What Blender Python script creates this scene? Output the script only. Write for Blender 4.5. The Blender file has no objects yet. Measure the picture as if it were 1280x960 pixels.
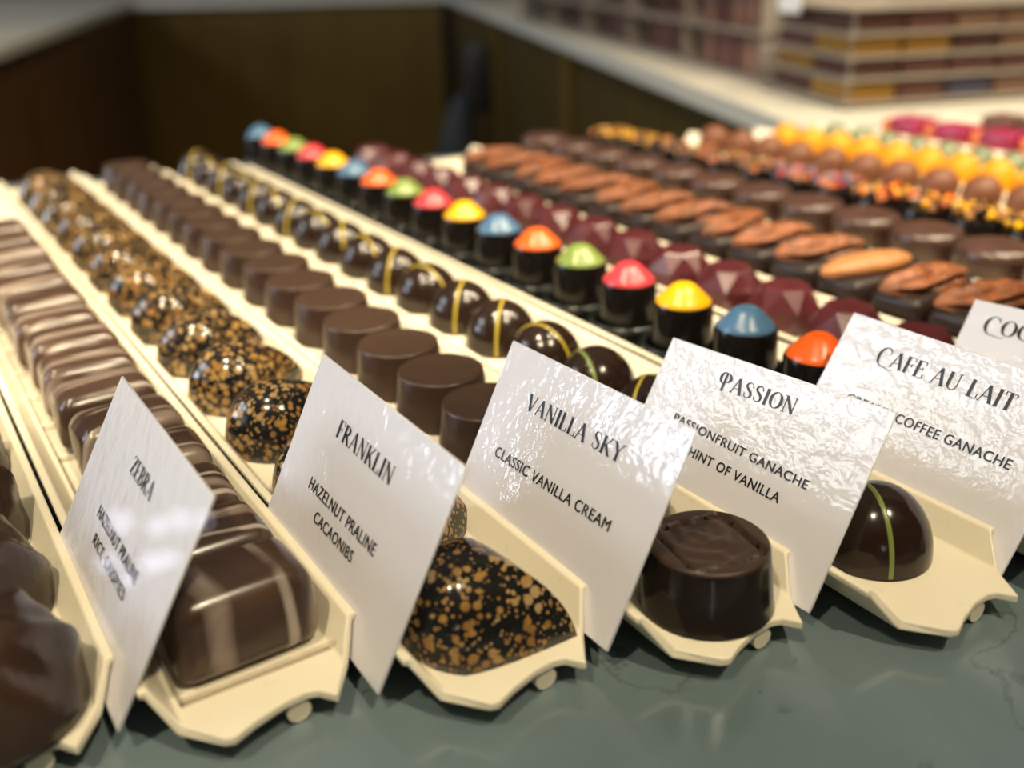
import bpy, bmesh, math, random
from mathutils import Matrix, Vector
C = bpy.context.scene.collection
SC = bpy.context.scene
PI = math.pi
S = 0.045           # one tray width (4.5 cm) is the unit "w" used for all dimensions below
ZF = 20.0           # height of the shop floor below the tray rims, in w

def P3(x, y, z):    # w units -> metres; floor at z = 0
    return Vector((x * S, y * S, (z + ZF) * S))

# ------------------------------------------------------------------ camera
cd = bpy.data.cameras.new('camera')
cam = bpy.data.objects.new('camera', cd); C.objects.link(cam)
cd.sensor_width = 36; cd.sensor_fit = 'HORIZONTAL'; cd.lens = 1261.3 / 1280 * 36
cd.clip_start = 0.01; cd.clip_end = 60
cam.location = P3(-0.4087, -3.9797, 2.7978)
cam.rotation_mode = 'QUATERNION'
cam.rotation_quaternion = (Matrix.Rotation(-0.56085, 3, 'Z') @ Matrix.Rotation(1.15577, 3, 'X') @ Matrix.Rotation(-0.025975, 3, 'Z')).to_quaternion()
cd.dof.use_dof = True
cd.dof.focus_distance = 5.3 * S
cd.dof.aperture_fstop = 7.8
cd.dof.aperture_blades = 0
SC.camera = cam

# ------------------------------------------------------------------ view, world, lamps
SC.view_settings.view_transform = 'Standard'
SC.view_settings.look = 'None'
SC.view_settings.gamma = 1.0
SC.view_settings.exposure = 0.1
SC.view_settings.use_curve_mapping = False
w = bpy.data.worlds.new('world'); SC.world = w; w.use_nodes = True
bg = w.node_tree.nodes['Background']
bg.inputs[0].default_value = (1.0, 0.95, 0.9, 1); bg.inputs[1].default_value = 0.1

def lamp(name, shape, size, power, color, loc, aim, size_y=None, spread=180):
    l = bpy.data.lights.new(name, 'AREA'); l.shape = shape; l.size = size
    if size_y: l.size_y = size_y
    l.energy = power; l.color = color; l.spread = math.radians(spread)
    o = bpy.data.objects.new(name, l); C.objects.link(o)
    o.location = loc
    d = (Vector(aim) - Vector(loc)).normalized()
    o.rotation_mode = 'QUATERNION'; o.rotation_quaternion = d.to_track_quat('-Z', 'Y')
    return o

WARM = (1.0, 0.83, 0.58)
for (x, y) in ((10.0, -4.0), (-8.0, 5.0), (5.0, -19.0), (-15.0, -8.0), (21.0, -8.0), (33.0, -14.0)):
    lamp('ceiling_spot', 'DISK', 2.4 * S, 9.6, WARM, P3(x, y, 36), P3(x * .4 + 2, y * .2 - 2, 0), spread=120)
# daylight through the shop window on the left
lamp('shop_window_light', 'RECTANGLE', 44 * S, 112.0, (0.74, 0.83, 1.0), P3(-86, 60, 21), P3(3, 0, 2), size_y=30 * S)
# cool ceiling troffer over the left side of the shop
lamp('ceiling_troffer', 'RECTANGLE', 26 * S, 48.0, (0.86, 0.93, 1.0), P3(-52, 46, 41), P3(-52, 46.01, 0), size_y=36 * S)
# large dim area light added under the ceiling as ambient fill
lamp('ceiling_fill', 'RECTANGLE', 110 * S, 8.0, (1.0, .95, .88), P3(10, 10, 40.5), P3(10, 10.01, 0), size_y=110 * S)
# bluish lamps near the entrance behind the photographer, seen mirrored in the glass screen
for (x, y, z, r, p) in ((-42.2, -67.6, 15.8, 1.5, .55), (-40.0, -69.1, 15.3, 1.1, .3), (-38.6, -69.9, 15.6, 1.4, .42), (-37.0, -70.7, 15.3, 1.1, .25),
                        (-43.3, -67.5, 12.9, 1.2, .45), (-42.4, -68.6, 11.6, 1.0, .3), (-40.6, -69.1, 12.5, 1.3, .5), (-39.4, -69.7, 12.7, .9, .25)):
    lamp('entrance_lamp', 'DISK', 1.25 * r * S, p * .24, (0.72, 0.76, 1.0), P3(x, y, z), P3(0, -1, 1), spread=120)

# ------------------------------------------------------------------ materials
def nt(m): return m.node_tree.nodes, m.node_tree.links
def principled(name, col, rough=.5, spec=.5, coat=0, metal=0):
    m = bpy.data.materials.new(name); m.use_nodes = True
    b = m.node_tree.nodes['Principled BSDF']
    b.inputs['Base Color'].default_value = (*col, 1); b.inputs['Roughness'].default_value = rough
    b.inputs['Specular IOR Level'].default_value = spec; b.inputs['Metallic'].default_value = metal
    b.inputs['Coat Weight'].default_value = coat; b.inputs['Coat Roughness'].default_value = .05
    return m
def coords(m, per_object=True):
    n, l = nt(m)
    tc = n.new('ShaderNodeTexCoord')
    if not per_object: return tc.outputs['Object']
    oi = n.new('ShaderNodeObjectInfo'); a = n.new('ShaderNodeVectorMath'); a.operation = 'ADD'
    s = n.new('ShaderNodeMath'); s.operation = 'MULTIPLY'; s.inputs[1].default_value = 7.0
    l.new(oi.outputs['Random'], s.inputs[0])
    l.new(tc.outputs['Object'], a.inputs[0]); l.new(s.outputs[0], a.inputs[1])
    return a.outputs[0]
def noise(m, vec, scale, detail=3, rough=.5, dist=0):
    n, l = nt(m); t = n.new('ShaderNodeTexNoise')
    t.inputs['Scale'].default_value = scale / S; t.inputs['Detail'].default_value = detail
    t.inputs['Roughness'].default_value = rough; t.inputs['Distortion'].default_value = dist
    l.new(vec, t.inputs['Vector']); return t.outputs['Fac']
def ramp(m, fac, stops):
    n, l = nt(m); r = n.new('ShaderNodeValToRGB'); l.new(fac, r.inputs['Fac'])
    e = r.color_ramp.elements
    while len(e) < len(stops): e.new(.5)
    for i, (p, c) in enumerate(stops): e[i].position = p; e[i].color = (*c, 1) if len(c) == 3 else c
    return r.outputs['Color']
def mix(m, fac, a, b):
    n, l = nt(m); x = n.new('ShaderNodeMix'); x.data_type = 'RGBA'
    for s, v in ((0, fac), (6, a), (7, b)):
        if isinstance(v, (int, float)): x.inputs[s].default_value = v
        elif isinstance(v, tuple): x.inputs[s].default_value = (*v, 1)
        else: l.new(v, x.inputs[s])
    return x.outputs[2]
def base(m, out): m.node_tree.links.new(out, m.node_tree.nodes['Principled BSDF'].inputs['Base Color'])
def bump(m, h, strength, dist):
    n, l = nt(m); b = n.new('ShaderNodeBump'); b.inputs['Strength'].default_value = strength; b.inputs['Distance'].default_value = dist * S
    l.new(h, b.inputs['Height']); l.new(b.outputs[0], n['Principled BSDF'].inputs['Normal']); return b
def wood(name, c1, c2):
    m = principled(name, c1, .45, .3); n, l = nt(m); v = coords(m, False)
    mp = n.new('ShaderNodeMapping'); mp.inputs['Scale'].default_value = (1, 1, .12); l.new(v, mp.inputs['Vector'])
    base(m, ramp(m, noise(m, mp.outputs[0], .9, 5, .6, .4), [(.35, c1), (.65, c2)])); return m

M = {}
m = M['tray'] = principled('cream_plastic', (.80, .73, .57), .38, .45)
v = coords(m); base(m, mix(m, ramp(m, noise(m, v, 14, 4, .7), [(.62, (0, 0, 0)), (.72, (1, 1, 1))]), (.80, .73, .57), (.70, .62, .46)))
m = M['card'] = principled('laminated_paper', (.71, .70, .76), .5, .5, coat=1.0)
v = coords(m); nn, ll = nt(m)
m.node_tree.nodes['Principled BSDF'].inputs['Coat Roughness'].default_value = .07
b_ = nn.new('ShaderNodeBump'); b_.inputs['Strength'].default_value = .55; b_.inputs['Distance'].default_value = .02 * S
ll.new(noise(m, v, 9, 3, .55, .3), b_.inputs['Height']); ll.new(b_.outputs[0], nn['Principled BSDF'].inputs['Coat Normal'])
M['ink'] = principled('black_ink', (.012, .012, .013), .35, .4)

def choc(name, col, rough, spec=.5, var=.35, bumpd=.0, scale=5, coat=0):
    m = principled(name, col, rough, spec, coat); v = coords(m)
    dark = tuple(c * (1 - var) for c in col); light = tuple(c * (1 + var) for c in col)
    base(m, ramp(m, noise(m, v, scale, 4, .6), [(.3, dark), (.7, light)]))
    if bumpd: bump(m, noise(m, v, scale * 2.2, 4, .6), .6, bumpd)
    return m
M['puck'] = choc('dusty_dark_chocolate', (.046, .026, .017), .36, .4, .12, .006, 12)
M['puck_gloss'] = choc('glossy_chocolate_side', (.012, .007, .0045), .18, .4, .15)
M['puck_side'] = choc('dark_chocolate_side', (.038, .020, .013), .3, .45, .12)
M['dome'] = choc('glossy_dark_chocolate', (.020, .0105, .007), .16, .5, .15)
M['shell'] = choc('black_chocolate', (.006, .0048, .004), .16, .3, .2)
M['maroon'] = choc('maroon_chocolate', (.075, .014, .018), .25, .5, .25)
M['block'] = choc('matte_dark_chocolate', (.022, .013, .011), .38, .3, .2, .004)
M['swirl'] = choc('swirled_dark_chocolate', (.034, .018, .011), .25, .5, .35, .02, 2)
M['round'] = choc('rounded_dark_chocolate', (.062, .030, .023), .28, .5, .2)
M['truffle'] = choc('cocoa_truffle', (.15, .052, .022), .5, .4, .15, .006, 10)
M['pecan'] = choc('pecan_nut', (.19, .060, .020), .42, .45, .6, .02, 7)
M['palenut'] = choc('pale_almond_nut', (.36, .15, .05), .5, .4, .2, .006, 8)
M['stripe_yellow'] = principled('yellow_cocoa_butter', (.40, .30, .025), .28)
M['stripe_green'] = principled('green_cocoa_butter', (.17, .22, .05), .28)
CAPC = {'blue': (.060, .145, .26), 'orange': (.80, .115, .008), 'green': (.18, .25, .055), 'pink': (.60, .040, .055), 'yellow': (.78, .40, .003)}
for k, c in CAPC.items(): M['cap_' + k] = principled(k + '_cocoa_butter', c, .3, .45)
M['yellow'] = principled('yellow_shell', (.62, .26, .003), .45, .3)
M['liner_black'] = principled('black_plastic_liner', (.008, .011, .010), .22, .45)
M['sage'] = choc('sage_green_shell', (.13, .16, .085), .3, .5, .25)
M['magenta'] = choc('magenta_shell', (.26, .012, .055), .3, .5, .25)
M['apricot'] = choc('apricot_shell', (.55, .16, .06), .35, .4, .25)
# milk chocolate with cream swirls
def zebra_mat(name, axis, sc1, sc2, dist):
    m = principled(name, (.075, .04, .024), .24, .5)
    v = coords(m); nn, ll = nt(m)
    def wave(sc, dist, ds, lo, hi):
        wv = nn.new('ShaderNodeTexWave'); wv.wave_type = 'BANDS'; wv.bands_direction = axis
        wv.inputs['Scale'].default_value = sc / S; wv.inputs['Distortion'].default_value = dist; wv.inputs['Detail'].default_value = 1.0; wv.inputs['Detail Scale'].default_value = ds
        ll.new(v, wv.inputs['Vector']); return ramp(m, wv.outputs['Fac'], [(lo, (0, 0, 0)), (hi, (1, 1, 1))])
    w1, w2 = wave(sc1, dist, .9, .80, .99), wave(sc2, dist * 1.3, .7, .90, .99)
    k_ = ramp(m, noise(m, v, 2.2, 2), [(.42, (0, 0, 0)), (.62, (1, 1, 1))])
    c0 = ramp(m, noise(m, v, 1.6, 3, .5, .6), [(.35, (.043, .023, .015)), (.65, (.080, .045, .031))])
    ml = nn.new('ShaderNodeMath'); ml.operation = 'MULTIPLY'; ll.new(w2, ml.inputs[0]); ll.new(k_, ml.inputs[1])
    base(m, mix(m, ml.outputs[0], mix(m, w1, c0, (.22, .165, .135)), (.36, .30, .26)))
    return m
M['zebra'] = zebra_mat('zebra_chocolate', 'X', .50, 1.0, 7.0)
M['zebra_row'] = zebra_mat('zebra_chocolate_fine', 'Y', .8, 1.7, 4.5)
# black shell with gold flecks
m = M['speckle'] = principled('gold_flecked_shell', (.012, .011, .01), .14, .5)
v = coords(m); nn, ll = nt(m)
def flecks(scale, lo, hi):
    t = nn.new('ShaderNodeTexVoronoi'); t.inputs['Scale'].default_value = scale / S; ll.new(v, t.inputs['Vector'])
    n2 = noise(m, v, scale * .35, 2); a = nn.new('ShaderNodeMath'); a.operation = 'MULTIPLY_ADD'; a.inputs[1].default_value = .8; a.inputs[2].default_value = -.4
    ll.new(n2, a.inputs[0]); s = nn.new('ShaderNodeMath'); s.operation = 'SUBTRACT'
    ll.new(t.outputs['Distance'], s.inputs[0]); ll.new(a.outputs[0], s.inputs[1])
    return ramp(m, s.outputs[0], [(lo, (1, 1, 1)), (hi, (0, 0, 0))])
f1, f2 = flecks(17, .32, .39), flecks(36, .26, .34)
mx = nn.new('ShaderNodeMath'); mx.operation = 'MAXIMUM'; ll.new(f1, mx.inputs[0]); ll.new(f2, mx.inputs[1])
gold = ramp(m, noise(m, v, 7, 2), [(.35, (.23, .115, .032)), (.5, (.32, .18, .055)), (.68, (.36, .25, .12))])
base(m, mix(m, mx.outputs[0], (.010, .010, .010), gold))
# dark grey green veined marble of the near counter
m = M['marble'] = principled('grey_marble', (.12, .15, .145), .14, .85)
v = coords(m, False); nn, ll = nt(m)
cloud = ramp(m, noise(m, v, .5, 4, .55, .5), [(.3, (.095, .133, .14)), (.6, (.14, .19, .21))])
vn = nn.new('ShaderNodeMath'); vn.operation = 'SUBTRACT'; vn.inputs[1].default_value = .5; ll.new(noise(m, v, .22, 7, .58, .25), vn.inputs[0])
ab = nn.new('ShaderNodeMath'); ab.operation = 'ABSOLUTE'; ll.new(vn.outputs[0], ab.inputs[0])
vein = ramp(m, ab.outputs[0], [(.0, (.5, .5, .5)), (.004, (0, 0, 0))])
sp = ramp(m, noise(m, v, 7, 3, .6), [(.70, (0, 0, 0)), (.76, (1, 1, 1))])
base(m, mix(m, sp, mix(m, vein, cloud, (.06, .07, .05)), (.05, .06, .055)))
m = M['stone'] = principled('cream_stone', (.5, .5, .5), .35, .4)
v = coords(m, False); base(m, ramp(m, noise(m, v, .12, 4), [(.3, (.50, .49, .44)), (.7, (.60, .57, .49))]))
M['wood_olive'] = wood('olive_brown_panel', (.092, .058, .011), (.115, .074, .015))
M['wood_red'] = wood('red_brown_panel', (.060, .029, .009), (.10, .048, .017))
M['wood_dark'] = wood('dark_brown_panel', (.046, .032, .008), (.062, .042, .011))
M['wall'] = principled('warm_grey_wall', (.42, .37, .30), .8, .2)
M['wall_dark'] = principled('dark_brown_wall', (.05, .042, .036), .8, .2)
M['floor'] = wood('floor_boards', (.10, .07, .045), (.14, .10, .06))
M['acrylic'] = principled('frosted_acrylic', (.40, .35, .30), .25, .5)
M['acrylic'].node_tree.nodes['Principled BSDF'].inputs['Alpha'].default_value = .75
M['white'] = principled('white_paper', (.85, .85, .84), .5)
M['black'] = principled('black_plastic', (.006, .006, .007), .5)
M['cloth'] = principled('grey_blue_cloth', (.05, .06, .075), .9, .1)
for k, c in {'mauve': (.155, .070, .060), 'brown': (.105, .048, .036), 'tan': (.26, .15, .10), 'gold': (.36, .19, .035), 'navy': (.09, .085, .15), 'cream': (.42, .34, .26), 'crimson': (.36, .02, .05)}.items():
    M['wrap_' + k] = principled(k + '_wrapper', c, .45, .35)
m = M['glass'] = bpy.data.materials.new('clear_glass'); m.use_nodes = True; nn, ll = nt(m); nn.clear()
o_ = nn.new('ShaderNodeOutputMaterial'); mxs = nn.new('ShaderNodeMixShader'); tr = nn.new('ShaderNodeBsdfTransparent'); gl = nn.new('ShaderNodeBsdfGlossy')
tr.inputs[0].default_value = (.985, .99, .985, 1); gl.inputs['Roughness'].default_value = .01
lw = nn.new('ShaderNodeFresnel'); lw.inputs['IOR'].default_value = 1.22
ll.new(lw.outputs[0], mxs.inputs[0]); ll.new(tr.outputs[0], mxs.inputs[1]); ll.new(gl.outputs[0], mxs.inputs[2]); ll.new(mxs.outputs[0], o_.inputs[0])
m = M['liner'] = bpy.data.materials.new('clear_plastic'); m.use_nodes = True; nn, ll = nt(m); nn.clear()
o_ = nn.new('ShaderNodeOutputMaterial'); mxs = nn.new('ShaderNodeMixShader'); tr = nn.new('ShaderNodeBsdfTransparent'); gl = nn.new('ShaderNodeBsdfPrincipled')
tr.inputs[0].default_value = (.90, .88, .84, 1); gl.inputs['Base Color'].default_value = (.75, .72, .66, 1); gl.inputs['Roughness'].default_value = .15
mxs.inputs[0].default_value = .16
ll.new(tr.outputs[0], mxs.inputs[1]); ll.new(gl.outputs[0], mxs.inputs[2]); ll.new(mxs.outputs[0], o_.inputs[0])

# ------------------------------------------------------------------ mesh helpers (all in w units)
class MB:
    def __init__(s): s.v, s.f, s.m, s.sm = [], [], [], []
    def add(s, vs, fs, mi=0, smooth=True, xf=None):
        o = len(s.v)
        s.v += [tuple(xf @ Vector(p)) if xf is not None else tuple(p) for p in vs]
        s.f += [tuple(i + o for i in f) for f in fs]; s.m += [mi] * len(fs); s.sm += [smooth] * len(fs)
        return s
    def lathe(s, prof, n=32, mi=0, smooth=True, xf=None, squash=1.0):
        vs, fs = [], []
        for (r, z) in prof:
            for k in range(n):
                a = 2 * PI * k / n; vs.append((r * math.cos(a), r * math.sin(a) * squash, z))
        for i in range(len(prof) - 1):
            for k in range(n):
                k2 = (k + 1) % n; fs.append((i * n + k, i * n + k2, (i + 1) * n + k2, (i + 1) * n + k))
        if prof[0][0] > 1e-4: fs.append(tuple(reversed(range(n))))
        if prof[-1][0] > 1e-4: fs.append(tuple((len(prof) - 1) * n + k for k in range(n)))
        return s.add(vs, fs, mi, smooth, xf)
    def prism(s, poly, z0, z1, mi=0, xf=None):
        n = len(poly); vs = [(x, y, z0) for x, y in poly] + [(x, y, z1) for x, y in poly]
        fs = [tuple(reversed(range(n))), tuple(range(n, 2 * n))] + [(k, (k + 1) % n, n + (k + 1) % n, n + k) for k in range(n)]
        return s.add(vs, fs, mi, False, xf)
    def rbox(s, sx, sy, sz, r, mi=0, xf=None, seg=3):        # rounded box standing on z = 0
        b = bmesh.new(); bmesh.ops.create_cube(b, size=1)
        for q in b.verts: q.co = Vector((q.co.x * sx, q.co.y * sy, (q.co.z + .5) * sz))
        bmesh.ops.bevel(b, geom=b.edges[:], offset=min(r, sx * .49, sy * .49, sz * .49), segments=seg, profile=.5, affect='EDGES')
        b.verts.index_update(); vs = [tuple(q.co) for q in b.verts]; fs = [tuple(q.index for q in f.verts) for f in b.faces]
        b.free(); return s.add(vs, fs, mi, seg > 1, xf)
    def tube(s, a, b, r, n=12, mi=0):
        a, b = Vector(a), Vector(b); q = (b - a).to_track_quat('Z', 'Y').to_matrix().to_4x4()
        return s.lathe([(r, 0), (r, (b - a).length)], n, mi, True, Matrix.Translation(a) @ q)
    def mesh(s, name, mats):
        me = bpy.data.meshes.new(name); me.from_pydata([(x * S, y * S, z * S) for x, y, z in s.v], [], s.f)
        b = bmesh.new(); b.from_mesh(me); bmesh.ops.recalc_face_normals(b, faces=b.faces); b.to_mesh(me); b.free()
        for mt in mats: me.materials.append(mt)
        me.polygons.foreach_set('material_index', s.m); me.polygons.foreach_set('use_smooth', s.sm); me.update()
        return me
    def build(s, name, mats, parent=None, auto=True):
        if not isinstance(mats, (list, tuple)): mats = [mats]
        me = s.mesh(name, mats)
        if auto: me.set_sharp_from_angle(angle=math.radians(38))
        o = bpy.data.objects.new(name, me); C.objects.link(o)
        if parent: o.parent = parent
        return o
def tag(o, label=None, cat=None, group=None, kind=None):
    for k, vv in (('label', label), ('category', cat), ('group', group), ('kind', kind)):
        if vv: o[k] = vv
    return o
def empty(name, loc):
    o = bpy.data.objects.new(name, None); o.empty_display_size = .01; C.objects.link(o); o.location = loc; return o
def dup(root):
    c = root.copy(); C.objects.link(c)
    for ch in root.children:
        d = ch.copy(); C.objects.link(d); d.parent = c
        for g in ch.children:
            e = g.copy(); C.objects.link(e); e.parent = d
    return c
ORD = ['nearest', 'second', 'third', 'fourth', 'fifth', 'sixth', 'seventh', 'eighth', 'ninth', 'tenth', 'eleventh', 'twelfth', 'thirteenth', 'fourteenth', 'fifteenth',
       'sixteenth', 'seventeenth', 'eighteenth', 'nineteenth', 'twentieth']
rnd = random.Random(4)

# ------------------------------------------------------------------ setting
f_ = MB().add([(-93, -118, -ZF), (125, -118, -ZF), (125, 128, -ZF), (-93, 128, -ZF), (-93, -118, -ZF - 1), (125, -118, -ZF - 1), (125, 128, -ZF - 1), (-93, 128, -ZF - 1)],
              [(0, 1, 2, 3), (7, 6, 5, 4), (0, 4, 5, 1), (1, 5, 6, 2), (2, 6, 7, 3), (3, 7, 4, 0)], 0, False).build('floor', M['floor'])
f_.location = (0, 0, ZF * S); tag(f_, kind='structure')
def wall(name, x0, y0, z0, x1, y1, z1, mat):
    o = MB().prism([(x0, y0), (x1, y0), (x1, y1), (x0, y1)], z0, z1).build(name, mat); o.location = (0, 0, ZF * S); tag(o, kind='structure'); return o
wall('wall_left', -93, -115, -ZF, -90, 128, 42, M['wall'])
wall('wall_right', 122, -115, -ZF, 125, 128, 42, M['wall'])
wall('wall_back', -93, 125, -ZF, 125, 128, 42, M['wall'])
wall('wall_front', -93, -118, -ZF, 125, -115, 42, M['wall_dark'])
wall('ceiling', -93, -118, 42, 125, 128, 44, M['wall'])
ZT = -.30                     # counter top height
U1 = Vector((.38, .925)).normalized()          # direction along the right counter's edge
U2 = Vector((.945, -.33)).normalized()
def counter(name, label, poly, body, topmat, bodymat, thick=.4):
    r = empty(name, P3(0, 0, 0)); tag(r, label, 'counter')
    MB().prism(poly, ZT - thick, ZT).build('countertop', topmat, r)
    MB().prism(body, -ZF, ZT - thick).build('cabinet', bodymat, r)
    return r
def off(poly, d):             # shrink a convex polygon by d
    n = len(poly); cx = sum(p[0] for p in poly) / n; cy = sum(p[1] for p in poly) / n; out = []
    for p in poly:
        v_ = Vector((p[0] - cx, p[1] - cy)); L = v_.length; v_ *= (L - d * 1.4) / L; out.append((cx + v_.x, cy + v_.y))
    return out
near = [(-16, 2.2), (48, -22.4), (48, -6.0), (13.2, 7.75), (2, 12.05), (-16, 19.1)]
counter('display_counter', 'dark grey green marble counter under the rows of chocolate trays', near, off(near, .4), M['marble'], M['wood_olive'])
e0 = Vector((13.25, 7.95)); e1_ = e0 + U1 * 50.5
right = [tuple(e0), (48, -5.8), (66, 38), tuple(e1_)]
rc = counter('side_counter', 'dark wooden counter with pale stone top carrying the chocolate bar racks', right, off(right, .4), M['stone'], M['wood_dark'])
a0 = Vector((-6, 11.3 + 0)); a1 = Vector((16.0, 66.2)); bk = Vector((32.4, 54.6)) + Vector((.3, .6))
left = [(-40, 24), (-10.5, 19.0), (-7.6, 7.4 + 12.6), tuple(a1), (2, 74)]
left = [(-30, 22), (-5.5, 12.9 + 6.5), (4.48, 37.5), tuple(a1), (-2, 76)]
lc = counter('left_counter', 'red brown wooden counter with beige top on the far left', left, off(left, .4), M['stone'], M['wood_red'])
back = [tuple(a1 + Vector((.1, .1))), tuple(bk), (48, 70), (20, 90), (0, 78.0)]
bc = counter('back_counter', 'olive brown wooden counter at the back with pale top edge', back, off(back, .4), M['stone'], M['wood_olive'])
# lighter stiles on the right counter's panel
nrm = Vector((-U1.y, U1.x))
for d_ in (18.6, 33.0):
    q = e0 + U1 * d_ + nrm * -.28
    b = MB().prism([tuple(q + U1 * -.35), tuple(q + U1 * .35), tuple(q + U1 * .35 + nrm * .25), tuple(q + U1 * -.35 + nrm * .25)], -ZF, ZT - .4)
    b.build('panel_stile', M['wood_olive'], rc)

# glass screen between the customer and the trays, leaning towards the staff side
gu = Vector((.935, -.355)); gn = Vector((.355, .935)); b0 = gn * (-1.82)
def gp(t, h, th): q = b0 + gu * t + gn * (h * math.sin(math.radians(20)) + th); return (q.x, q.y, ZT + h * math.cos(math.radians(20)))
g = MB(); vs = [gp(t, h, th) for th in (0, .1) for h in (0, 11) for t in (-16, 42)]
g.add(vs, [(0, 1, 3, 2), (4, 6, 7, 5), (0, 4, 5, 1), (2, 3, 7, 6), (0, 2, 6, 4), (1, 5, 7, 3)], 0, False)
go = g.build('glass_screen', M['glass']); go.location = (0, 0, ZF * S)
tag(go, 'clear glass screen in front of the chocolate trays with bluish reflections', 'glass screen')

# ------------------------------------------------------------------ trays
TX = {0: -.5, 1: .5, 2: 1.5, 3: 2.5, 4: 3.5, 5: 4.54, 6: 5.62, 7: 6.66, 8: 7.93, 9: 8.95, 10: 9.98, 11: 11.0, 12: 12.03, 13: 13.06, 14: 14.09}
TY = {k: -.05 - .38 * k for k in TX}; TY.update({0: -.05, 1: -.36, 2: -.79, 3: -1.13, 4: -1.57})
for k in TX:                 # rim corners s_k belong to the right rim of tray k
    TY[k] = {0: -.05, 1: -.36, 2: -.79, 3: -1.13, 4: -1.57}.get(k, -1.57 - .40 * (k - 4))
FL = -.14                    # tray floor
def tray(k, label):
    r = empty('chocolate_tray', P3(TX[k], TY[k], 0)); tag(r, label, 'tray', 'cream trays side by side')
    L = 11.9 if k < 8 else 11.9
    # cross-section: x, top z, bottom z, front y
    xs = [(-.488, 0, -.035, 0), (-.446, 0, -.035, 0), (-.36, FL, FL - .045, -.12), (-.24, FL, FL - .045, -.29), (-.20, FL, FL - .045, -.305), (-.10, FL, FL - .045, -.262), (.04, FL, FL - .045, -.222), (.14, FL, FL - .045, -.215),
          (.19, FL, FL - .045, -.228), (.25, FL, FL - .045, -.31), (.36, FL, FL - .045, -.12), (.448, 0, -.035, 0), (.490, 0, -.035, 0)]
    n = len(xs); vs = []
    for (x, zt, zb, yf) in xs:
        o = .022 if abs(x) in (.446, .448, .36) else 0; sg = 1 if x > 0 else -1
        vs += [(x, yf, zt), (x, L, zt), (x + sg * o, yf, zb), (x + sg * o, L, zb)]
    fs = []
    for i in range(n - 1):
        a, b = 4 * i, 4 * i + 4
        fs += [(a, a + 1, b + 1, b), (a + 2, b + 2, b + 3, a + 3), (a, b, b + 2, a + 2), (a + 1, a + 3, b + 3, b + 1)]
    e = 4 * (n - 1); fs += [(0, 2, 3, 1), (e, e + 1, e + 3, e + 2)]
    o = MB().add(vs, fs, 0, False).build('body', M['tray'], r, auto=False)
    bv = o.modifiers.new('bevel', 'BEVEL'); bv.width = .010 * S; bv.segments = 2; bv.limit_method = 'ANGLE'; bv.angle_limit = math.radians(25)
    for x, yr in ((-.2, .35), (.11, -.20)):
        MB().tube((x, yr, FL - .045 - .055), (x, L - .2, FL - .045 - .055), .055, 20).build('support_rod', M['tray'], r)
    if k == 7: r.scale = (1.27, 1, 1)
    return r
TL = {0: 'cream tray of dark swirled chocolates at the lower left corner', 1: 'cream tray of zebra swirled chocolate blocks', 2: 'cream tray of gold flecked black chocolates',
      3: 'cream tray of plain dark chocolate pucks', 4: 'cream tray of dark domes with painted yellow stripes', 5: 'cream tray of dark chocolates with coloured caps',
      6: 'cream tray of maroon faceted chocolates', 7: 'cream tray of chocolates topped with pecans', 8: 'cream tray of rounded dark chocolates behind the pecan row',
      9: 'cream tray of chocolates with colourful crumb topping', 10: 'cream tray of brown cocoa truffles', 11: 'cream tray of yellow chocolates', 12: 'cream tray of sage green chocolates',
      13: 'cream tray of magenta chocolate bars', 14: 'cream tray of brown square chocolates at the far right'}
for k in TX: tray(k, TL[k])

def place(proto, first, k, y, rz=0.0, dx=0.0, z=FL, scale=1.0):
    o = proto if first else dup(proto)
    o.location = P3(TX[k] + dx, y, z); o.rotation_euler = (0, 0, rz)
    if scale != 1.0: o.scale = (scale,) * 3
    return o

# --- dark swirled lumps (tray 0)
def swirl_proto():
    vs, fs = [], []; n, mm = 48, 20; R, H = .40, .50
    for i in range(mm + 1):
        t = i / mm * PI / 2
        for k in range(n):
            a = 2 * PI * k / n
            rr = R * (math.cos(t) ** .62); z = H * math.sin(t) ** 1.0
            rid = (.016 * math.sin(5 * a + 5 * t) + .008 * math.sin(11 * a + 9 * t)) * math.sin(2 * t) + .012 * math.sin(2 * a - 4 * t) * math.sin(2 * t)
            vs.append(((rr + rid) * math.cos(a), (rr + rid) * math.sin(a), z + rid * .5))
    for i in range(mm):
        for k in range(n): k2 = (k + 1) % n; fs.append((i * n + k, i * n + k2, (i + 1) * n + k2, (i + 1) * n + k))
    fs += [tuple(reversed(range(n))), tuple(mm * n + k for k in range(n))]
    return MB().add(vs, fs).build('swirl_chocolate', M['swirl'], auto=False)
p = swirl_proto()
for i, y in enumerate((.05, .87, 1.62, 2.4, 3.2)):
    o = place(p, i == 0, 0, y, rnd.uniform(0, 6), rnd.uniform(-.02, .02))
    tag(o, f'{ORD[i]} dark swirled chocolate lump from the front at the lower left', 'chocolate', 'swirled chocolates in the left tray')

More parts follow.
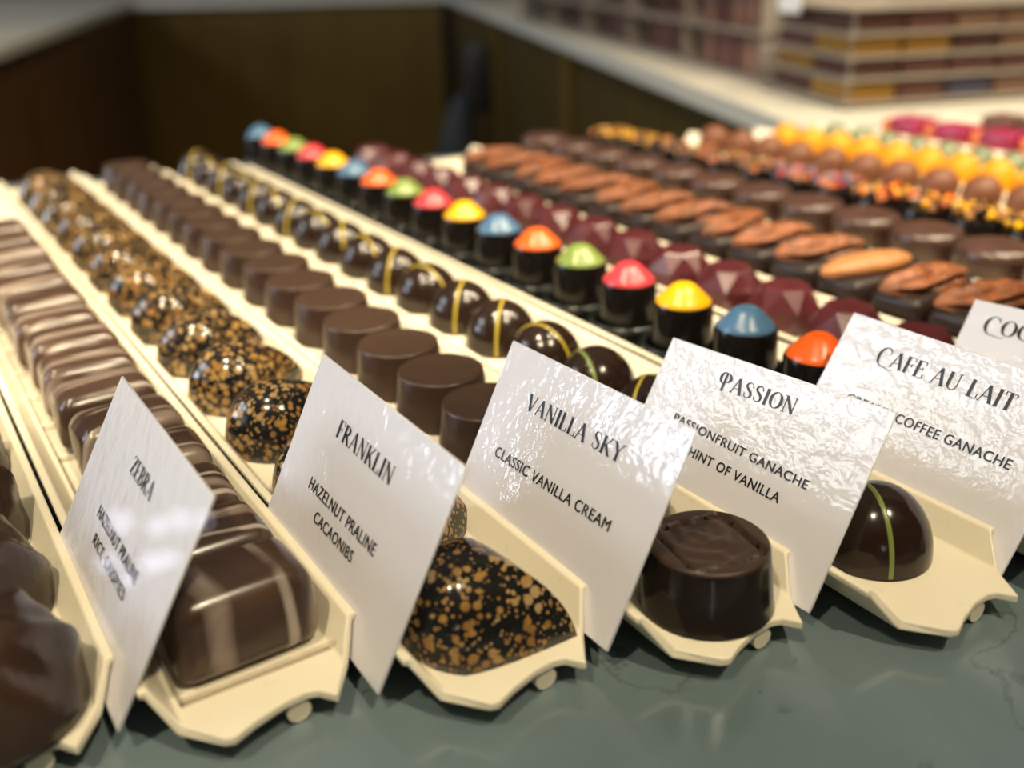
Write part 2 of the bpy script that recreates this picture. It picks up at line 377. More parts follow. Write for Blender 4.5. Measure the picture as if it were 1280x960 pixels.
# --- zebra blocks (tray 1)
def zebra_proto(sx, sy, sz, mk):
    b = MB(); b.rbox(sx, sy, sz, .10, seg=5)
    n = len(b.v); out = []
    for (x, y, z) in b.v:
        t = z / sz
        out.append((x * (1 - .10 * t * t) + (.018 * math.sin(6 * y + 4 * z) if t < .6 else 0), y * (1 - .16 * t * t), z + (.05 * math.cos(x / sx * PI) * math.cos(y / sy * PI) * t)))
    b.v = out
    o = b.build('zebra_chocolate', M[mk], auto=False)
    sub = o.modifiers.new('smooth', 'SUBSURF'); sub.levels = 1; sub.render_levels = 1
    return o
p = zebra_proto(.68, .48, .40, 'zebra'); p2 = zebra_proto(.66, .50, .36, 'zebra_row')
ys = [-.08, .42, .93] + [1.47 + .555 * i for i in range(12)]
for i, y in enumerate(ys):
    o = place(p, True, 1, y, .02, .03) if i == 0 else place(p2, i == 1, 1, y, rnd.uniform(-.05, .05), .05 + rnd.uniform(-.015, .015))
    tag(o, 'large glossy zebra swirled chocolate block at the very front of its tray' if i == 0 else f'{ORD[i]} zebra swirled chocolate block from the front, on the ZEBRA card tray', 'chocolate', 'zebra chocolate blocks')
# clear liner under the blocks
b = MB()
for y0 in [-.36] + [ (ys[i] + ys[i + 1]) / 2 for i in range(len(ys) - 1)]:
    b.add([(-.33, y0 - .012, 0), (.40, y0 - .012, 0), (.40, y0 + .012, 0), (-.33, y0 + .012, 0), (-.33, y0 - .012, .03), (.40, y0 - .012, .03), (.40, y0 + .012, .03), (-.33, y0 + .012, .03)],
          [(0, 3, 2, 1), (4, 5, 6, 7), (0, 1, 5, 4), (1, 2, 6, 5), (2, 3, 7, 6), (3, 0, 4, 7)], 0, False)
for x0 in (-.335, .385):
    b.prism([(x0, -.37), (x0 + .012, -.37), (x0 + .012, 8), (x0, 8)], 0, .035)
o = b.build('tray_liner', M['liner']); o.location = P3(TX[1], 0, FL)
tag(o, 'clear plastic liner around the zebra chocolate blocks', 'liner')

# --- gold flecked almond shapes (tray 2)
def almond_proto():
    vs, fs = [], []; n, mm = 56, 16; A, B, H = .40, .34, .42
    def plan(a):
        ca, sa = math.cos(a), math.sin(a)
        x = A * ca; hw = B * (max(0, 1 - abs(ca) ** 2.2)) ** .62
        if ca > 0: x = A * 1.14 * ca; hw = B * max(0, 1 - ca ** 1.25) ** 1.0
        return x, math.copysign(hw, sa) if abs(sa) > 1e-6 else 0
    for i in range(mm + 1):
        t = i / mm * PI / 2; sc = math.cos(t) if i < mm else 0.02
        for k in range(n):
            x, y = plan(2 * PI * k / n); vs.append((x * sc - .08 * math.sin(t), y * sc ** .8, H * math.sin(t)))
    for i in range(mm):
        for k in range(n): k2 = (k + 1) % n; fs.append((i * n + k, i * n + k2, (i + 1) * n + k2, (i + 1) * n + k))
    fs += [tuple(reversed(range(n))), tuple(mm * n + k for k in range(n))]
    return MB().add(vs, fs).build('speckled_chocolate', M['speckle'], auto=False)
p = almond_proto()
ys = [-.62, .20, .95] + [1.78 + .81 * i for i in range(11)]
for i, y in enumerate(ys):
    o = place(p, i == 0, 2, y, math.radians(-42) if i == 0 else rnd.uniform(-.06, .06), -.01)
    tag(o, 'gold flecked black almond shaped chocolate with its tip at the tray front' if i == 0 else f'{ORD[i]} gold flecked black chocolate from the front of its tray', 'chocolate', 'gold flecked chocolates')

# --- dark pucks (tray 3)
def puck_proto(rel):
    R0, R1, H = .326, .283, .335
    prof = [(R0 - .01, 0), (R0, .012), (R0 - .004, .03), (R1 + .004, H - .016), (R1, H - .006), (R1 - .008, H)]
    b = MB(); n = 96; vs, fs = [], []
    for (r, z) in prof:
        for k in range(n): a = 2 * PI * k / n; vs.append((r * math.cos(a), r * math.sin(a), z))
    def emb(x, y):
        u, v_ = (x + y) * .7071, (x - y) * .7071
        dd = max(abs(u), abs(v_)) - .193
        h = -.030 * max(0, 1 - abs(dd) / .018) - (.012 if dd < 0 else 0)
        if dd < -.02:
            h += .004 * math.sin(34 * u + 3 * math.sin(16 * v_)) * math.sin(9 * v_ + 1) + .0028 * math.sin(75 * math.hypot(x - .08, y - .05))
        return h * rel
    rings = 26
    for j in range(1, rings + 1):
        r = (R1 - .008) * (1 - j / rings) + 1e-4
        for k in range(n):
            a = 2 * PI * k / n; x, y = r * math.cos(a), r * math.sin(a); vs.append((x, y, H + emb(x, y)))
    rows = len(prof) + rings
    for i in range(rows - 1):
        for k in range(n): k2 = (k + 1) % n; fs.append((i * n + k, i * n + k2, (i + 1) * n + k2, (i + 1) * n + k))
    fs.append(tuple(reversed(range(n))))
    b.add(vs, fs); top = [min(b.v[i][2] for i in f) > H - .04 for f in b.f]; b.m = [0 if t_ else 1 for t_ in top]
    return b.build('chocolate_puck', [M['puck'], M['puck_gloss'] if rel > .5 else M['puck_side']])
p, p2 = puck_proto(1.0), puck_proto(.12)
ys = [-1.05, -.35, .27] + [.90 + .612 * i for i in range(16)]
for i, y in enumerate(ys):
    o = place(p if i == 0 else p2, i < 2, 3, y, 0.6 if i == 0 else rnd.uniform(-.3, .3), 0 if i == 0 else -.02 + rnd.uniform(-.012, .012))
    tag(o, 'dark chocolate puck with embossed diamond top at the front of its tray' if i == 0 else f'{ORD[i]} plain dark chocolate puck from the front of its tray', 'chocolate', 'dark chocolate pucks')

# --- striped domes (tray 4)
def dome_prof(R, H, n=20): return [(R - .012, 0), (R, .012)] + [(R * math.cos(t), .02 + (H - .02) * math.sin(t)) for t in [PI / 2 * i / n for i in range(n)]] + [(.0001, H)]
def stripe(cols, R=.29, H=.38, parent=None):
    for (col, ang, tilt) in cols:
        vs, fs = [], []; n = 40
        for i in range(n + 1):
            t = -PI / 2 + PI * i / n
            for s in (-1, -.5, .5, 1):
                off_ = tilt + s * .012; c = math.sqrt(max(0, 1 - (off_ / R) ** 2)); rr = 1.012 if abs(s) < .9 else 1.0
                vs.append((R * rr * c * math.sin(t), off_, .02 + (H - .02) * rr * c * math.cos(t)))
        for i in range(n):
            for s in range(3): a = 4 * i + s; fs.append((a, a + 1, a + 5, a + 4))
        o = MB().add(vs, fs, 0, True, Matrix.Rotation(ang, 4, 'Z')).build('stripe', M['stripe_' + col], parent, auto=False)
        o['label'] = f'painted {col} stripe'
def dome_root(cols):
    r = empty('chocolate_dome', (0, 0, 0))
    MB().lathe(dome_prof(.29, .38), 48).build('shell', M['dome'], r)
    stripe(cols, parent=r); return r
protos = [dome_root([('green', 1.15, .05)]), dome_root([('yellow', 1.75, .05)]), dome_root([('yellow', .55, .08), ('green', 1.75, -.02)]), dome_root([('green', 1.35, .1)]), dome_root([('yellow', 2.0, .06)]), dome_root([('yellow', .9, -.02)])]
used = set()
seq = [0, 1, 2, 3, 1, 5, 5, 4, 5, 1, 5, 4, 5, 1, 5, 4, 5, 1, 5]
ys = [-1.22, -.12, .50, 1.12] + [1.74 + .608 * i for i in range(15)]
cnt = {}
for i, y in enumerate(ys):
    j = seq[i]; o = place(protos[j], j not in used, 4, y, 0 if i < 4 else rnd.uniform(-.25, .25), -.02 if i else .0); used.add(j)
    st = {0: 'green striped', 1: 'yellow striped', 2: 'yellow and green striped', 3: 'green striped', 4: 'yellow striped', 5: 'yellow striped'}[j]
    lab = 'single green striped dark dome alone at the front of its tray, beside the PASSION card' if i == 0 else f'{st} dark chocolate dome, {ORD[i]} in its row from the front'
    tag(o, lab, 'chocolate', 'striped chocolate domes')

# --- colour capped chocolates (tray 5)
def cap_root(col):
    r = empty('capped_chocolate', (0, 0, 0))
    MB().lathe([(.232, 0), (.240, .012), (.238, .05), (.222, .385), (.214, .41), (.20, .415)], 40).build('shell', M['shell'], r)
    MB().lathe([(.200, .405), (.208, .412), (.206, .424), (.180, .450), (.134, .496), (.094, .535), (.070, .550), (.056, .554), (.040, .550), (.0001, .548)], 40).build('cap', M['cap_' + col], r)['label'] = f'{col} painted conical cap'
    return r
order = ['orange', 'blue', 'yellow', 'pink', 'green']; cp = {}; cnt = {}
for i in range(17):
    col = order[i % 5]; first = col not in cp
    if first: cp[col] = cap_root(col)
    o = place(cp[col], first, 5, .087 + .651 * i, rnd.uniform(0, 6), -.04, FL + .012); cnt[col] = cnt.get(col, 0) + 1
    tag(o, f'{ORD[cnt[col] - 1]} {col} capped dark chocolate cylinder from the front of its row', 'chocolate', 'colour capped chocolates')

# black plastic liner with a cup around every capped chocolate
b = MB(); L0 = -.22
b.prism([(-.33, L0), (.33, L0), (.33, 10.75), (-.33, 10.75)], 0, .012)
for i in range(17):
    xf = Matrix.Translation((-.04, .087 + .651 * i, 0.012))
    b.lathe([(.30, 0), (.318, .06), (.312, .10), (.29, .105), (.278, .095), (.262, .03), (.255, 0), (.30, 0)], 28, 0, True, xf)
o = b.build('liner', M['liner_black'], auto=False); o.location = P3(TX[5], 0, FL); tag(o, 'black plastic liner with cups under the colour capped chocolates', 'liner')

# --- maroon faceted chocolates (tray 6)
b = MB(); nf = 7
ring = lambda r, z, ph: [(r * math.cos(2 * PI * (k + ph) / nf), r * math.sin(2 * PI * (k + ph) / nf), z) for k in range(nf)]
vs = ring(.28, 0, 0) + ring(.315, .18, .5) + ring(.19, .36, 0); fs = [tuple(reversed(range(nf))), tuple(range(2 * nf, 3 * nf))]
for k in range(nf):
    k2 = (k + 1) % nf
    fs += [(k, k2, nf + k), (nf + k, k2, nf + k2), (nf + k, nf + k2, 2 * nf + k2), (nf + k, 2 * nf + k2, 2 * nf + k)]
b.add(vs, fs, 0, False)
p = b.build('faceted_chocolate', M['maroon'], auto=False)
bv = p.modifiers.new('bevel', 'BEVEL'); bv.width = .016 * S; bv.segments = 2
for i in range(16):
    o = place(p, i == 0, 6, -.55 + .635 * i, rnd.uniform(0, 6), -.07)
    tag(o, f'{ORD[i]} maroon faceted chocolate from the front of its row', 'chocolate', 'maroon faceted chocolates')

# --- pecan chocolates (tray 7)
def pecan_mesh(matkey, Lx=.44, smoothnut=False):
    vs, fs = [], []; n, mm = 48, 40
    for i in range(mm + 1):
        t = -1 + 2 * i / mm; x = Lx * t
        rr = .155 * max(0.02, (1 - abs(t) ** 2.4)) ** .6
        for k in range(n):
            a = 2 * PI * k / n
            g_ = 1 if smoothnut else 1 + .20 * math.cos(7 * a + 1.1 * math.sin(4 * t)) + .05 * math.sin(11 * t + 2 * a) + .03 * math.sin(23 * t - 5 * a) - (.25 * max(0, math.cos(a - PI / 2)) ** 10)
            vs.append((x, rr * 1.05 * g_ * math.cos(a), .10 + rr * .68 * g_ * math.sin(a)))
    for i in range(mm):
        for k in range(n): k2 = (k + 1) % n; fs.append((i * n + k, i * n + k2, (i + 1) * n + k2, (i + 1) * n + k))
    fs += [tuple(reversed(range(n))), tuple(mm * n + k for k in range(n))]
    return MB().add(vs, fs)
def pecan_root(nutmat, ang, dx, smoothnut=False):
    r = empty('pecan_chocolate', (0, 0, 0))
    bb = MB().rbox(.84, .50, .28, .08, seg=4)
    bb.v = [(x * (.90 + .10 * min(1, z / .2)), y * (1 - .1 * (z / .245) ** 2), z + .02 * math.cos(x * 2.6) * z / .245) for x, y, z in bb.v]
    bb.build('chocolate_block', M['block'], r, auto=False)
    o = pecan_mesh(nutmat, smoothnut=smoothnut).build('pecan_half' if not smoothnut else 'almond', M[nutmat], r, auto=False)
    o.location = (dx * S, 0, .235 * S); o.rotation_euler = (0, -.05, ang); return r
pp = [pecan_root('pecan', -.22, -.02), pecan_root('pecan', .10, .02), pecan_root('palenut', -.25, -.05, True), pecan_root('pecan', -.38, 0)]
used = set()
for i in range(16):
    j = 2 if i == 4 else (0, 1, 3)[i % 3]
    o = place(pp[j], j not in used, 7, -.85 + .548 * i, rnd.uniform(-.06, .06), -.10, FL + .012); used.add(j)
    lab = 'oblong dark chocolate topped with a smooth pale orange almond in the pecan row' if j == 2 else f'oblong dark chocolate topped with a pecan half, {ORD[i]} in its row from the front'
    tag(o, lab, 'chocolate', 'pecan topped chocolates')

b = MB(); b.prism([(-.40, -1.2), (.40, -1.2), (.40, 7.7), (-.40, 7.7)], 0, .010)
for i in range(16):                        # flared flaps at the far side of every cell
    y0 = -.85 + .548 * i; vs, fs = [], []; n = 12
    for j in range(n + 1):
        a = PI * j / n; c_, s_ = math.cos(a), math.sin(a)
        for (rr, th) in ((1, 0), (1, .03), (.0, .03), (.0, 0)):
            h = .25 * s_ * rr + .008; vs.append((.375 + .62 * h + th, y0 + .05 + .16 * c_, h))
    for j in range(n):
        for q_ in range(4): a = 4 * j + q_; a2 = 4 * j + (q_ + 1) % 4; fs.append((a, a2, a2 + 4, a + 4))
    fs += [(0, 1, 2, 3), (4 * n + 3, 4 * n + 2, 4 * n + 1, 4 * n)]
    b.add(vs, fs)
o = b.build('liner', M['liner_black'], auto=False); o.location = P3(TX[7], 0, FL + .002); tag(o, 'dark plastic liner with flared flaps behind the pecan chocolates', 'liner')

# --- rounded dark pucks (tray 8)
p = MB().lathe([(.30, 0), (.315, .02), (.315, .22), (.335, .235), (.335, .285), (.31, .325), (.24, .352), (.12, .362), (.0001, .364)], 40).build('round_chocolate', M['round'])
for i in range(13):
    o = place(p, i == 0, 8, -.35 + .715 * i, rnd.uniform(0, 6))
    tag(o, f'{ORD[i]} rounded dark chocolate from the front of the row behind the pecans', 'chocolate', 'rounded dark chocolates')

# --- crumb topped (tray 9)
def crumb_root(cols):
    r = empty('crumb_chocolate', (0, 0, 0)); q = random.Random(len(cols[0]) + len(cols))
    MB().lathe([(.27, 0), (.30, .03), (.30, .20), (.26, .26), (.0001, .28)], 28).build('shell', M['shell'], r)
    b = MB()
    for k in range(46):
        a, rr = q.uniform(0, 2 * PI), .29 * math.sqrt(q.random()); s = q.uniform(.035, .06)
        xf = Matrix.Translation((rr * math.cos(a), rr * math.sin(a), .255 + .06 * (1 - rr / .3) + q.uniform(0, .05))) @ Matrix.Rotation(q.uniform(0, 6), 4, Vector((q.random(), q.random(), 1)))
        b.rbox(s * 1.5, s, s, .01, q.randrange(len(cols)), xf, seg=1)
    o = b.build('crumb_topping', [M[c] for c in cols], r, auto=False); o['label'] = 'coloured crumb topping'
    return r
cr = [crumb_root(['wrap_gold', 'shell', 'palenut', 'cap_yellow', 'shell']), crumb_root(['apricot', 'palenut', 'cap_yellow', 'shell', 'cap_orange']), crumb_root(['cap_pink', 'wrap_navy', 'apricot', 'shell', 'wrap_tan', 'cap_blue']), crumb_root(['palenut', 'apricot', 'wrap_mauve', 'wrap_gold', 'wrap_tan', 'shell'])]
seq = [0, 0, 0, 0, 1, 1, 2, 2, 3, 3, 3, 3, 0, 0]; used = set()
for i, j in enumerate(seq):
    o = place(cr[j], j not in used, 9, .15 + .60 * i, rnd.uniform(0, 6)); used.add(j)
    tag(o, f'{ORD[i]} dark chocolate with coloured crumbs on top from the front of its row', 'chocolate', 'crumb topped chocolates')

# --- truffles, yellow, green (trays 10, 11, 12)
p = MB().lathe([(.10, 0)] + [(.225 * math.cos(t), .205 + .225 * math.sin(t)) for t in [-1.1 + i * .18 for i in range(14)]] + [(.0001, .43)], 32).build('truffle', M['truffle'])
for i in range(12):
    o = place(p, i == 0, 10, 1.0 + .535 * i, rnd.uniform(0, 6), rnd.uniform(-.02, .02)); tag(o, f'{ORD[i]} round brown cocoa truffle from the front of its row', 'chocolate', 'cocoa truffles')
p = MB().lathe(dome_prof(.25, .40, 12), 28).build('yellow_chocolate', M['yellow'])
for i in range(12):
    o = place(p, i == 0, 11, 1.15 + .483 * i); tag(o, f'{ORD[i]} bright yellow chocolate dome from the front of its row', 'chocolate', 'yellow chocolate domes')
p = MB().lathe(dome_prof(.23, .29, 12), 28).build('green_chocolate', M['sage'])
for i in range(11):
    o = place(p, i == 0, 12, 1.6 + .485 * i); tag(o, f'{ORD[i]} sage green chocolate dome from the front of its row', 'chocolate', 'green chocolate domes')
# --- magenta bars with apricot ends (tray 13), brown squares (tray 14)
r = empty('magenta_chocolate', (0, 0, 0)); MB().rbox(.46, .56, .34, .07).build('shell', M['magenta'], r)
e_ = MB().rbox(.44, .16, .30, .06).build('end_cap', M['apricot'], r); e_.location = (0, .34 * S, 0); e_['label'] = 'apricot coloured end'
for i in range(7):
    o = place(r, i == 0, 13, 1.3 + .76 * i); tag(o, f'{ORD[i]} magenta chocolate bar with apricot end from the front of its row', 'chocolate', 'magenta chocolates')
p = MB().rbox(.5, .5, .36, .07).build('square_chocolate', M['wrap_brown'])
for i in range(8):
    o = place(p, i == 0, 14, .7 + .62 * i); tag(o, f'{ORD[i]} brown square chocolate from the front of the far right row', 'chocolate', 'brown square chocolates')

# ------------------------------------------------------------------ flavour cards
TH, TN = .17, .05
def glyphs():
    G = {}
    def arc(cx, cy, rx, ry, a0, a1, n=22, tk=TH):
        pts = []
        for i in range(n + 1):
            a = math.radians(a0 + (a1 - a0) * i / n); pts.append((cx + rx * math.cos(a), cy + ry * math.sin(a), TN + (tk - TN) * abs(math.cos(a)) ** 1.6))
        return pts
    L = lambda x0, y0, x1, y1, w_: [(x0, y0, w_), (x1, y1, w_)]
    sf = lambda x, y, h=.11: L(x - h, y, x + h, y, TN)
    stem = lambda x: [L(x, .02, x, .98, TH), sf(x, .02), sf(x, .98)]
    G['A'] = (.72, [L(.06, .02, .34, .98, TN), L(.34, .99, .62, .02, TH), L(.15, .34, .52, .34, TN), sf(.06, .02, .08), sf(.62, .02)])
    G['B'] = (.62, stem(.13) + [arc(.22, .75, .25, .23, 90, -90), arc(.22, .27, .31, .25, 90, -90), L(.1, .98, .24, .98, TN), L(.1, .52, .24, .52, TN), L(.1, .02, .24, .02, TN)])
    G['C'] = (.70, [arc(.38, .5, .31, .48, 45, 315), L(.60, .84, .61, .66, TN)])
    G['E'] = (.58, stem(.13) + [L(.1, .98, .50, .98, TN), L(.13, .52, .40, .52, TN), L(.1, .02, .53, .02, TN), L(.50, .98, .50, .78, TN), L(.53, .02, .53, .24, TN), L(.40, .62, .40, .42, TN)])
    G['F'] = (.56, stem(.13) + [L(.1, .98, .50, .98, TN), L(.13, .52, .40, .52, TN), L(.50, .98, .50, .78, TN), L(.40, .62, .40, .42, TN)])
    G['I'] = (.30, stem(.15))
    G['K'] = (.70, stem(.13) + [L(.17, .40, .56, .97, TN), L(.28, .56, .60, .02, TH), sf(.56, .98, .09), sf(.61, .02, .09)])
    G['L'] = (.56, stem(.13) + [L(.1, .02, .52, .02, TN), L(.52, .02, .52, .28, TN)])
    G['N'] = (.74, [L(.12, .02, .12, .98, TN), L(.12, .97, .62, .03, TH), L(.62, .02, .62, .98, TN), sf(.12, .02, .09), sf(.08, .98, .08), sf(.62, .98, .09)])
    G['O'] = (.74, [arc(.37, .5, .30, .48, 0, 360, 36)])
    G['P'] = (.58, stem(.13) + [arc(.22, .73, .28, .25, 90, -90), L(.1, .98, .24, .98, TN), L(.1, .48, .24, .48, TN)])
    G['R'] = (.68, stem(.13) + [arc(.22, .75, .26, .23, 90, -90), L(.1, .98, .24, .98, TN), L(.1, .52, .26, .52, TN), L(.28, .53, .58, .02, TH), sf(.60, .02, .07)])
    G['S'] = (.56, [[(.47, .72, TN), (.46, .84, TN), (.38, .95, TN), (.26, .98, TN), (.13, .90, .09), (.09, .77, .12), (.15, .65, .14), (.28, .54, TH), (.41, .42, .15), (.48, .28, .13), (.46, .14, .10), (.36, .04, TN), (.24, .02, TN), (.12, .08, TN), (.08, .28, TN)]])
    G['T'] = (.64, [L(.32, .02, .32, .98, TH), sf(.32, .02), L(.05, .98, .59, .98, TN), L(.05, .98, .05, .78, TN), L(.59, .98, .59, .78, TN)])
    G['U'] = (.74, [[(.14, .98, TH), (.14, .3, TH), (.17, .14, .12), (.26, .05, .07), (.38, .02, TN), (.50, .05, TN), (.58, .16, TN), (.60, .3, TN), (.60, .98, TN)], sf(.14, .98), sf(.60, .98, .09)])
    G['V'] = (.68, [L(.08, .98, .34, .02, TH), L(.34, .02, .60, .98, TN), sf(.08, .98), sf(.60, .98, .08)])
    G['Y'] = (.68, [L(.08, .98, .34, .46, TH), L(.34, .46, .60, .98, TN), L(.34, .48, .34, .02, TH), sf(.08, .98), sf(.60, .98, .08), sf(.34, .02)])
    G['Z'] = (.60, [L(.06, .97, .52, .97, TN), L(.50, .97, .09, .03, TH), L(.06, .03, .54, .03, TN), L(.06, .97, .06, .76, TN), L(.54, .03, .54, .26, TN)])
    G[' '] = (.34, [])
    # ornamental initials
    G['p'] = (.74, [L(.30, -.12, .30, 1.02, TH * .8), arc(.34, .76, .27, .29, 110, -100), arc(.24, .72, .24, .36, 60, 270)])
    G['c'] = (.78, [arc(.42, .46, .35, .58, 50, 285), [(.51, -.10, TN), (.72, -.16, TN), (.95, -.20, TN), (1.1, -.14, TN)], L(.66, .92, .67, .74, TN)])
    return G
GL = glyphs()
def serif(text, x0, x1, yb, h):          # mesh pieces of a title, fitted from x0 to x1
    adv = sum(GL[c][0] + .05 for c in text); sx = (x1 - x0) / adv; b = MB(); x = 0; zz = 0
    for c in text:
        for st in GL[c][1]:
            vs, fs = [], []
            for i, (px, py, w_) in enumerate(st):
                a = st[max(0, i - 1)]; q = st[min(len(st) - 1, i + 1)]
                tx, ty = (q[0] - a[0]) * sx, (q[1] - a[1]) * h; l_ = math.hypot(tx, ty) or 1
                # widths are measured in the glyph's own proportions
                nx, ny = -ty / l_ * w_ * .5 * sx * 1.0, tx / l_ * w_ * .5 * h * .75
                cx, cy = x0 + (x + px) * sx, yb + py * h
                zz += 1e-6
                vs += [(cx + nx, cy + ny, zz), (cx - nx, cy - ny, zz)]
            for i in range(len(st) - 1): fs.append((2 * i, 2 * i + 1, 2 * i + 3, 2 * i + 2))
            b.add(vs, fs, 0, False)
        x += GL[c][0] + .05
    return b
def sans(parent, text, x0, x1, yb, h, slope=0):
    cu = bpy.data.curves.new('t', 'FONT'); cu.body = text; cu.size = 1; cu.space_character = 1.08; to = bpy.data.objects.new('t', cu); C.objects.link(to)
    dg = bpy.context.evaluated_depsgraph_get(); me = bpy.data.meshes.new_from_object(to.evaluated_get(dg))
    bpy.data.objects.remove(to); bpy.data.curves.remove(cu)
    xs = [v_.co.x for v_ in me.vertices]; ysv = [v_.co.y for v_ in me.vertices]
    lo, hi = min(xs), max(xs); yt = max(ysv)
    for v_ in me.vertices: v_.co = Vector(((x0 + (v_.co.x - lo) / (hi - lo) * (x1 - x0)) * S, (yb + v_.co.y / yt * h + slope * ((v_.co.x - lo) / (hi - lo) - .5)) * S, 0))
    b = bmesh.new(); b.from_mesh(me); g_ = bmesh.ops.duplicate(b, geom=b.verts[:] + b.edges[:] + b.faces[:])
    for e_ in g_['geom']:
        if isinstance(e_, bmesh.types.BMVert): e_.co += Vector((.0028 * S, .0006 * S, .0002 * S))
    b.to_mesh(me); b.free(); me.materials.clear(); me.materials.append(M['ink'])
    o = bpy.data.objects.new('description_text', me); C.objects.link(o); o.parent = parent; o.location = (0, 0, .0035 * S); return o
CW, CH = 1.5, 1.09
def card(pose, label, title, lines, CH=CH):
    x, y, z, lean, yaw, roll = pose
    e = Vector((math.sin(yaw), math.cos(yaw), 0)); n0 = Vector((-math.cos(yaw), math.sin(yaw), 0)); u = Vector((0, 0, 1)) * math.cos(lean) - n0 * math.sin(lean)
    e2 = e * math.cos(roll) + u * math.sin(roll); u2 = u * math.cos(roll) - e * math.sin(roll)
    BL = Vector((x, y, z)) + e2 * CW; ex = -e2; nn_ = ex.cross(u2)
    b = MB().rbox(CW, CH, .014, .004, seg=1); b.v = [(p_[0] + CW / 2, p_[1] + CH / 2, p_[2] - .014) for p_ in b.v]
    o = b.build('flavour_card', M['card']); tag(o, label, 'card', 'flavour cards between the trays')
    mt = Matrix((( ex.x, u2.x, nn_.x, BL.x * S), (ex.y, u2.y, nn_.y, BL.y * S), (ex.z, u2.z, nn_.z, (BL.z + ZF) * S), (0, 0, 0, 1)))
    o.matrix_world = mt
    t = serif(*title).build('title_text', M['ink'], o, auto=False); t.location = (0, 0, .003 * S)
    for ln in lines: sans(o, *ln)
card((-0.092, -0.331, -0.168, 0.521, -0.007, 0.004), 'white card reading ZEBRA leaning between the two left trays', ('ZEBRA', .585, .94, .797, .088), [('HAZELNUT PRALINE', .405, 1.122, .478, .060), ('RICE CRISPIES', .478, 1.062, .366, .055)])
card((0.911, -0.717, -0.187, 0.46, -0.009, 0.017), 'white card reading FRANKLIN beside the gold flecked chocolates', ('FRANKLIN', .42, 1.03, .782, .094), [('HAZELNUT PRALINE', .34, 1.10, .461, .061), ('CACAONIBS', .498, .946, .347, .057)])
card((1.893, -1.063, -0.171, 0.482, 0.014, -0.033), 'white card reading VANILLA SKY beside the dark pucks', ('VANILLA SKY', .325, 1.14, .785, .09), [('CLASSIC VANILLA CREAM', .217, 1.228, .474, .057)])
card((2.882, -1.362, -0.192, 0.565, -0.035, -0.05), 'glossy white card reading PASSION beside the front green striped dome', ('pASSION', .45, .98, .862, .09), [('PASSIONFRUIT GANACHE', .252, 1.219, .567, .048, -.06), ('& HINT OF VANILLA', .37, 1.10, .437, .052, -.04)], 1.05)
card((3.847, -1.703, -0.237, 0.584, -0.006, -0.001), 'glossy white card reading CAFE AU LAIT at the right', ('cAFE AU LAIT', .29, 1.16, .852, .10), [('CREAMY COFFEE GANACHE', .233, 1.283, .571, .055)])
card((4.93, -1.93, -0.238, 0.622, -0.057, -0.045), 'partly hidden white card starting COC at the right edge of the picture', ('cOCONUT', .13, .85, .893, .105), [])

# ------------------------------------------------------------------ racks of bars on the right counter
R0 = Vector((15.2, 9.0))
def rp(a, d): q = R0 + U2 * a + U1 * d; return (q.x, q.y)
ang = math.atan2(U2.y, U2.x)
rk = empty('bar_rack', P3(*R0, ZT)); rk.rotation_euler = (0, 0, ang); tag(rk, 'frosted tiered rack of flat chocolate bars at the near end of side counter', 'rack')
SH = [.06, .50, .90, 1.30, 1.74]
RW, RD = 8.6, 3.5
for z in SH: MB().prism([(0, 0), (RW, 0), (RW, RD), (0, RD)], z + .02, z + .07).build('shelf', M['acrylic'], rk)
for (x, y) in ((.2, .2), (RW - .2, .2), (.2, RD - .2), (RW - .2, RD - .2)):
    MB().tube((x, y, 0), (x, y, .06), .16).build('foot', M['black'], rk); MB().tube((x, y, .06), (x, y, 2.2), .03).build('post', M['acrylic'], rk)
bars = {c: MB().rbox(.96, 1.5, .30, .04, seg=2).build('chocolate_bar', M['wrap_' + c]) for c in ('mauve', 'brown', 'tan', 'gold', 'navy', 'cream', 'crimson')}
used = set()
def bar(proto, col, loc, rot, label, group):
    o = proto[col] if (id(proto), col) not in used else dup(proto[col]); used.add((id(proto), col))
    o.location = loc; o.rotation_euler = rot; tag(o, label, 'chocolate bar', group)
lv = ['lowest', 'second', 'third', 'top']
for si in range(4):
    for i in range(8):
        for j in range(2):
            col = rnd.choice(['mauve', 'brown', 'tan', 'mauve', 'brown', 'navy' if i == 2 else 'mauve', 'gold' if i < 1 else 'tan'])
            if si == 2 and i in (1, 4): col = 'gold'
            if si == 2 and i == 7: col = 'crimson'
            if si == 0 and i == 2: col = 'navy'
            q = rp(.66 + i * 1.04, .92 + j * 1.66)
            bar(bars, col, P3(*q, ZT + SH[si] + .07), (0, 0, ang), f'{col} wrapped flat chocolate bar on the {lv[si]} shelf of the near rack', f'flat {col} bars on the {lv[si]} rack shelf')
for c, o in list(bars.items()):
    if (id(bars), c) not in used: bpy.data.objects.remove(o)
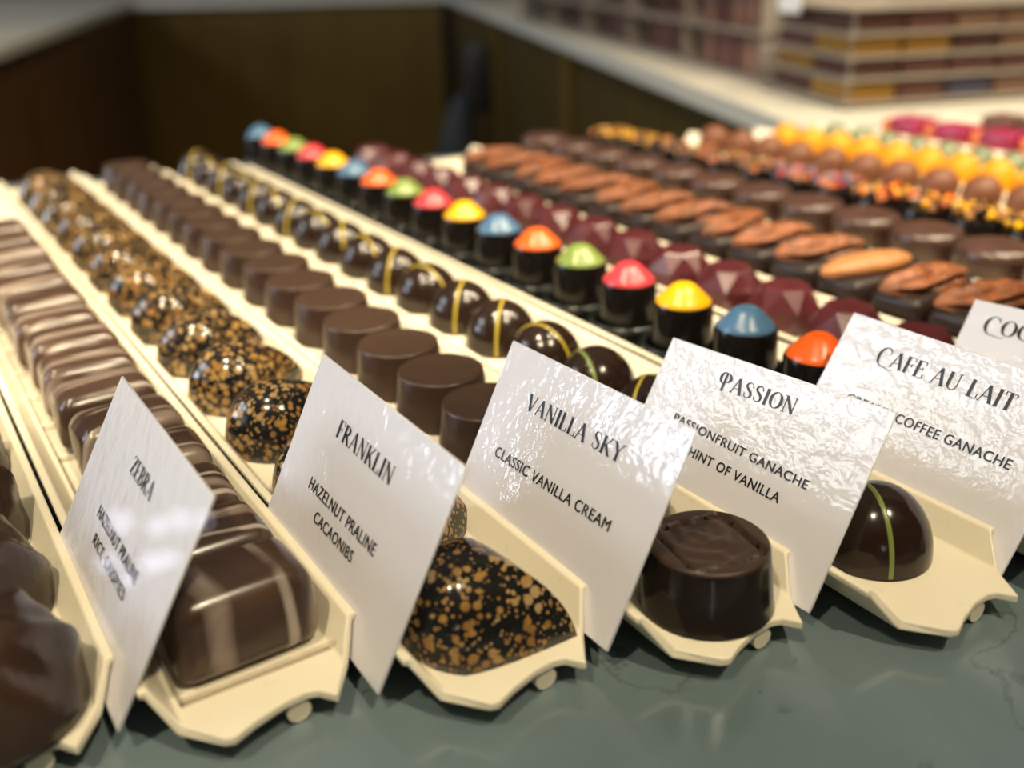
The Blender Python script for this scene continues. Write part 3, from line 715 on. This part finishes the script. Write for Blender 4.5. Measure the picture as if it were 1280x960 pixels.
# standing bars in the long tiered holder further along
hk = empty('bar_holder', P3(*rp(0, 4.1), ZT)); hk.rotation_euler = (0, 0, ang); tag(hk, 'long tiered holder of standing brown chocolate bars further along the counter', 'rack')
for z in (.05, 1.02, 1.98):
    MB().prism([(0, 0), (3.2, 0), (3.2, 22), (0, 22)], z, z + .07).build('shelf', M['acrylic'], hk)
for y in (0.05, 4.4, 8.8, 13.2, 17.6, 21.9):
    MB().prism([(.1, y), (3.1, y), (3.1, y + .06), (.1, y + .06)], .1, 2.6).build('divider', M['acrylic'], hk)
sb = {c: MB().rbox(1.4, .34, .80, .04, seg=2).build('chocolate_bar', M['wrap_' + c]) for c in ('mauve', 'brown', 'tan')}
for ti, z in enumerate((.12, 1.09, 2.05)):
    for i in range(49):
        yy = .34 + i * .44
        if min(abs(yy + .0 - q) for q in (0.05, 4.4, 8.8, 13.2, 17.6, 21.9)) < .24 or rnd.random() < .12: continue
        q = rp(.85, 4.1 + yy); col = rnd.choice(['mauve', 'mauve', 'brown', 'tan'] if i < 26 else ['brown', 'brown', 'mauve'])
        bar(sb, col, P3(*q, ZT + z), (0, 0, ang), f'{col} chocolate bar standing on edge in the {("lower", "middle", "upper")[ti]} tier of the long holder', f'{col} bars standing in the {("lower", "middle", "upper")[ti]} tier')
# white price tags on the racks
tg = MB().rbox(.9, .05, .75, .01, seg=1).build('price_tag', M['white'])
for i, (a, d, z, lab) in enumerate(((-.12, 2.4, 1.81, 'white price tag hanging on the near rack corner'), (-.15, 12.5, 2.05, 'white price tag on the long holder of standing bars'))):
    o = tg if i == 0 else dup(tg); o.location = P3(*rp(a, d), ZT + z - .2); o.rotation_euler = (0, 0, ang + PI / 2); tag(o, lab, 'price tag')

# dark cloth hanging on the right counter's panel
q = Vector((27.6, 42.2)); ang2 = math.atan2(U1.y, U1.x)
q = q + nrm * .55 + U1 * -1.2
ck = empty('hanging_cloth', P3(q.x, q.y, -4.0)); ck.scale = (.8, .8, .8); ck.rotation_euler = (0, 0, ang2); tag(ck, 'grey blue cloth hanging from a black holder on the dark panel', 'cloth')
h_ = MB().rbox(1.6, 1.5, 4.2, .4).build('holder', M['black'], ck); h_.location = (-2.6 * S, .55 * S, -1.2 * S)
b = MB().rbox(2.6, 2.6, 5.4, .9, seg=6)
b.v = [(x * (.7 + .3 * math.sin(z)) + .15 * math.sin(3 * z), y * (1 - .08 * z) + .5 * math.sin(.6 * z) - .22 * z, z) for x, y, z in b.v]
b.build('cloth', M['cloth'], ck, auto=False).location = (.2 * S, 1.9 * S, -5.6 * S)
